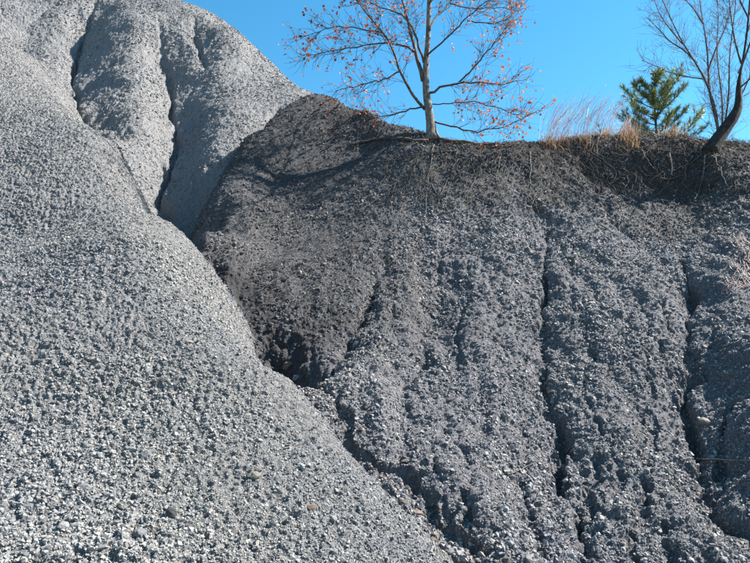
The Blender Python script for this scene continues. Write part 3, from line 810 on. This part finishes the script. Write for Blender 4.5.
# ------------------------------------------------------------------ pine behind the rim
mat_needle = leaf_mat("pine_needle", [(0, (0.054, 0.100, 0.052)), (.4, (0.118, 0.178, 0.069)), (.75, (0.259, 0.295, 0.098)), (1, (0.454, 0.402, 0.174))], .55, .2)
def pine(name, label, u, vtop, vbase, Y, halfw, nb, seed):
    r = np.random.default_rng(seed); pb = at(u, vbase, Y); pb[2] = min(pb[2], float(lookup(HF, pb[0], pb[1])) + .02); pt = at(u - 2, vtop, Y)
    root = empty(name, pb); tag(root, label, "pine")
    H = pt[2] - pb[2]; m_ = MB(); tl_ = smooth_line([pb, pb + (pt - pb) * .5 + np.array([.03, 0, 0]), pt], 12); m_.tube(tl_, np.linspace(.055, .008, 12), 7); m_.build("trunk", bark_twig, root)
    W = halfw * Y / FPX; nd = Fast(); br = Fast()
    for i in range(nb):
        t = .08 + .88 * (i + .5) / nb; az = i * 2.4 + r.normal(0, .3)
        ln = W * min(1.0, (1.08 - t) ** .62) * (.55 + .45 * min(1, t / .2)) * r.uniform(.5, 1.2)
        d = np.array([math.cos(az), math.sin(az), .10 + .55 * t]); p0 = tl_[0] + (tl_[-1] - tl_[0]) * t
        pts = [p0]; 
        for k in range(6):
            d = d + np.array([r.normal(0, .08), r.normal(0, .08), .10]); dn = d / np.linalg.norm(d); pts.append(pts[-1] + dn * ln / 6)
        pts = np.array(pts); br.tube(pts, np.linspace(.014, .005, 7), 4)
        shoots = [(pts[-1], pts[-1] - pts[-2])]
        for k in range(2, 7):
            for sgn in (-1, 1):
                dd = pts[k] - pts[k - 1]; dd = dd / np.linalg.norm(dd)
                sd_ = np.cross(dd, [0, 0, 1]) * sgn + dd * .8 + np.array([0, 0, .45]); sd_ /= np.linalg.norm(sd_)
                l_ = ln * r.uniform(.12, .26); e = pts[k] + sd_ * l_
                br.tube(np.array([pts[k], (pts[k] + e) / 2, e]), [.005, .004, .003], 3); shoots += [(e, sd_), (pts[k] + sd_ * l_ * .55, sd_)]
        for p, d_ in shoots:
            d_ = d_ / np.linalg.norm(d_)
            for q in range(24):
                nd_ = d_ * r.uniform(.3, 1.0) + r.normal(0, .45, 3); nd_ /= np.linalg.norm(nd_)
                s_ = np.cross(nd_, r.normal(0, 1, 3)); s_ /= np.linalg.norm(s_); l_ = r.uniform(.07, .14)
                st = p - d_ * r.uniform(0, .07)
                nd.strip([st, st + nd_ * l_ * .6, st + nd_ * l_], [.0036, .0042, .001], s_)
    tag(br.build("branches", bark_twig, root), kind="stuff"); tag(nd.build("needles", mat_needle, root, smooth=False), kind="stuff")
    return root
pine("pine_tree", "small green pine with upswept branches between dry grass and bare trees", 655, 86, 150, 13.6, 68, 40, 5)

# ------------------------------------------------------------------ grasses on the rim
mat_stalk = leaf_mat("dry_stalk", [(0, (.30, .20, .17)), (.5, (.44, .34, .31)), (1, (.60, .53, .50))], .6, .35)
mat_tuft = leaf_mat("tawny_tuft", [(0, (0.188, 0.098, 0.045)), (.5, (0.338, 0.203, 0.098)), (1, (0.435, 0.315, 0.188))], .7, .3)
def grass(label, u, v, Y, hpx, wpx, n, ntuft, seed, leanx=.30):
    r = np.random.default_rng(seed); b = at(u, v, Y); b[2] = float(lookup(HF, b[0], b[1])) - .02
    root = empty("grass_clump", b); tag(root, label, "grass clump", "dry grasses along the rim"); k = Y / FPX; st = Fast(); tf = Fast()
    for i in range(n):
        p = b + np.array([r.normal(0, wpx * k * .5), r.normal(0, .12), 0]); p[2] = float(lookup(HF, p[0], p[1])) - .02
        h = hpx * 1.3 * k * r.uniform(.5, 1.08); lx = leanx * r.uniform(.5, 2.0); ly = r.normal(0, .12); t = np.linspace(0, 1, 7)
        q = p[None] + np.stack([h * lx * t ** 1.9 + .01 * r.normal(0, 1, 7), h * ly * t ** 1.6, h * (t - .12 * t ** 3)], -1)
        s_ = np.array([math.cos(i), math.sin(i), 0]); st.strip(q, [.0035, .0035, .003, .003, .0045, .005, .002], s_)
        if r.random() < .7:
            for _ in range(3):
                j = r.integers(3, 7); d = np.array([.4 + r.normal(0, .2), r.normal(0, .2), .9]); d /= np.linalg.norm(d)
                st.strip([q[j], q[j] + d * .04, q[j] + d * .07], [.003, .004, .001], s_)
    for i in range(ntuft):
        p = b + np.array([r.normal(0, wpx * k * .45), r.normal(0, .12), 0]); p[2] = float(lookup(HF, p[0], p[1])) - .02
        h = r.uniform(.12, .34); a = r.uniform(0, 6.28); t = np.linspace(0, 1, 5)
        q = p[None] + np.stack([math.cos(a) * h * .8 * t ** 1.5, math.sin(a) * h * .8 * t ** 1.5, h * (t - .45 * t ** 2.2)], -1)
        tf.strip(q, [.005, .005, .004, .003, .001], np.array([-math.sin(a), math.cos(a), 0]))
    tag(st.build("stalks", mat_stalk, root, False), kind="stuff"); tag(tf.build("tuft", mat_tuft, root, False), kind="stuff")
grass("leftmost tall dry grass clump with a tawny tuft on the rim", 549, 142, 11.75, 50, 10, 42, 120, 21)
grass("second dry grass clump from the left, its pale stalks leaning right", 563, 142, 11.8, 52, 10, 42, 70, 22)
grass("middle dry grass clump with the palest feathery tops on the rim", 582, 142, 11.8, 48, 14, 55, 70, 23)
grass("dry grass clump left of the twiggy tan bush on the rim", 603, 142, 11.9, 40, 12, 50, 60, 24)
grass("short bushy tawny grass clump in front of the pine", 627, 143, 11.8, 20, 12, 60, 260, 25, .1)
grass("sparse low dry grass tuft near the leaning trunk on the rim", 672, 144, 11.9, 14, 14, 30, 70, 26, .1)

# pale twiggy bush before the pine
bb = at(640, 150, 12.8); bb[2] = float(lookup(HF, bb[0], bb[1])) - .02
bush = empty("twiggy_bush", bb); tag(bush, "leafless pale tan twiggy bush growing against the pine", "bush")
tips = []; bl = []; tw = Fast()
for i in range(16):
    ln = grow(bb + np.array([random.gauss(0, .12), random.gauss(0, .1), 0]), [random.gauss(0, .45), random.gauss(0, .35), 1], random.uniform(.7, 1.25), 8, .08, .02)
    bl.append((ln, None)); m_ = MB(); m_.tube(ln, np.linspace(.008, .003, 8), 4); m_.build("stem", bark_pale, bush)
twiggery(bl, tw, tips, 9, (.12, .32), .004, (.06, .16), .003)
tag(tw.build("twigs", bark_pale, bush), kind="stuff")

# ------------------------------------------------------------------ dry thatch and fallen leaves on the hump
mat_thatch = leaf_mat("thatch", [(0, (.022, .021, .021)), (.5, (.05, .047, .045)), (.85, (.09, .084, .078)), (1, (.15, .138, .122))], .8, 0)
mat_litter_straw = leaf_mat('rim_straw', [(0, (.05, .04, .03)), (.4, (.13, .10, .075)), (.8, (.26, .21, .15)), (1, (.40, .34, .27))], .8, 0)
th = Fast(); r = np.random.default_rng(55)
cand = np.argwhere((organic[:NR - 2, 1:-2] > .35) & (np.abs(A[1:-2]) < .72)[None, :] & (YY[:NR - 2, 1:-2] < 12.6))
sel = cand[r.integers(0, len(cand), 12000)]
for k in range(len(sel)):
    i, j = sel[k]; x = XX[i, j + 1]; y = YY[i, j + 1]
    if r.random() > organic[i, j + 1] - .85 * dark_patch[i, j + 1]: continue
    nn = N[i, j + 1]; down = np.array([0, 0, -1.]) - nn * (-nn[2]); down /= np.linalg.norm(down) + 1e-9; sdx = np.cross(nn, down)
    a = r.normal(0, .55) + (-.5 if x < -1 else 0); d = down * math.cos(a) + sdx * math.sin(a); sd_ = np.cross(nn, d)
    L = r.uniform(.07, .30); p = P[i, j + 1] + nn * r.uniform(.006, .022); cv = r.normal(0, .25)
    t = np.linspace(0, 1, 4)
    q = p[None] + d[None] * (t * L)[:, None] + sd_[None] * (cv * L * t * t)[:, None] + nn[None] * (.10 * L * np.sin(t * 3.0))[:, None]
    th.strip(q, np.array([1, 1, .8, .3]) * r.uniform(.0016, .004), sd_)
o = th.build("dry_thatch", mat_thatch, None, False); tag(o, "thin dry root hairs and straw matted over the dark hump", "thatch", kind="stuff")
rl = Fast(); r = np.random.default_rng(66)
for k in range(3800):
    u = r.uniform(540, 760) if k % 3 else r.uniform(440, 760); p0 = at(u, 146, 11.4); y = p0[1] + r.normal(.12, .22); x = p0[0] * y / p0[1]
    p = np.array([x, y, float(lookup(HF, x, y)) + r.uniform(.005, .05)]); a = r.uniform(0, 6.28); L = r.uniform(.05, .22); t = np.linspace(0, 1, 4)
    d = np.array([math.cos(a), math.sin(a) * .8 - .3, r.normal(-.05, .25)]); sd_ = np.array([-math.sin(a), math.cos(a), .3])
    q = p[None] + d[None] * (t * L)[:, None] + np.array([0, 0, 1.])[None] * (.12 * L * np.sin(t * 3.1) - .1 * L * t * t)[:, None]
    rl.strip(q, np.array([1, 1, .8, .3]) * r.uniform(.002, .0045), sd_)
o = rl.build("rim_litter", mat_litter_straw, None, False); tag(o, "matted dry straw and litter along the rim under the grasses and pine", "litter", kind="stuff")
lt = Fast()
for k in range(170):
    u = random.gauss(335, 32); v = random.uniform(94, 150); p = hit(u, v, HF)
    if p is None or p[1] > 13.5: continue
    add_leaf(lt, p + np.array([0, -.01, .015]), random.uniform(.03, .07), .1)
o = lt.build("fallen_leaves", mat_litter, None, False); tag(o, "fallen russet leaves scattered along the crest of the hump", "leaves", kind="stuff")

# ------------------------------------------------------------------ fallen sticks, hanging rootlets at the right edge
STK = [((694, 461), (752, 463), 1.0, "long thin pale stick lying level across the right hand rill"),
       ((147, 531), (160, 533), .9, "short pale twig beside the rounded dark stone on the near slope"),
       ((507, 478), (540, 461), .8, "thin grey stick lying aslant on the lower bank"),
       ((600, 226), (622, 240), .8, "short brown stick high on the bank under the grasses")]
for (a, b, rp, lab) in STK:
    q = np.array([hit(a[0] + (b[0] - a[0]) * t, a[1] + (b[1] - a[1]) * t, HF) for t in np.linspace(0, 1, 9)])
    e0, e1 = q[0] + normal_at(*q[0, :2]) * .02, q[-1] + normal_at(*q[-1, :2]) * .02
    ln = e0[None] + (e1 - e0)[None] * np.linspace(0, 1, 9)[:, None]
    lift = max(0, max(float(lookup(HF, p[0], p[1])) - p[2] for p in ln)) ; ln = ln + np.array([0, -.01, lift * .8 + .006]) + np.random.default_rng(int(a[0])).normal(0, .004, (9, 3))
    rr = rp * ln[0, 1] / FPX; m_ = MB(); m_.tube(ln, np.linspace(rr, rr * .5, 9), 5); o = m_.build("stick", mat_root, None); tag(o, lab, "stick", "sticks lying on the slopes")
hp = hit(741, 240, HF); hang = empty("rootlet_tangle", hp); tag(hang, "tangle of pale hanging rootlets at the right edge of the bank", "roots")
rt = Fast(); r = np.random.default_rng(88)
for k in range(90):
    p = hit(r.normal(743, 9), r.uniform(235, 285), HF); q = [p + np.array([0, -.03, .03])]; d = np.array([r.normal(-.15, .3), -.35, -.8])
    for j in range(6):
        nx = q[-1] + d / np.linalg.norm(d) * r.uniform(.04, .08); d = d + r.normal(0, .18, 3); nx[2] = max(float(lookup(HF, nx[0], nx[1])) + .012, nx[2]); q.append(nx)
    rt.tube(np.array(q), np.linspace(.0055, .002, 7), 3)
tag(rt.build("rootlets", mat_stalk, hang), kind="stuff")
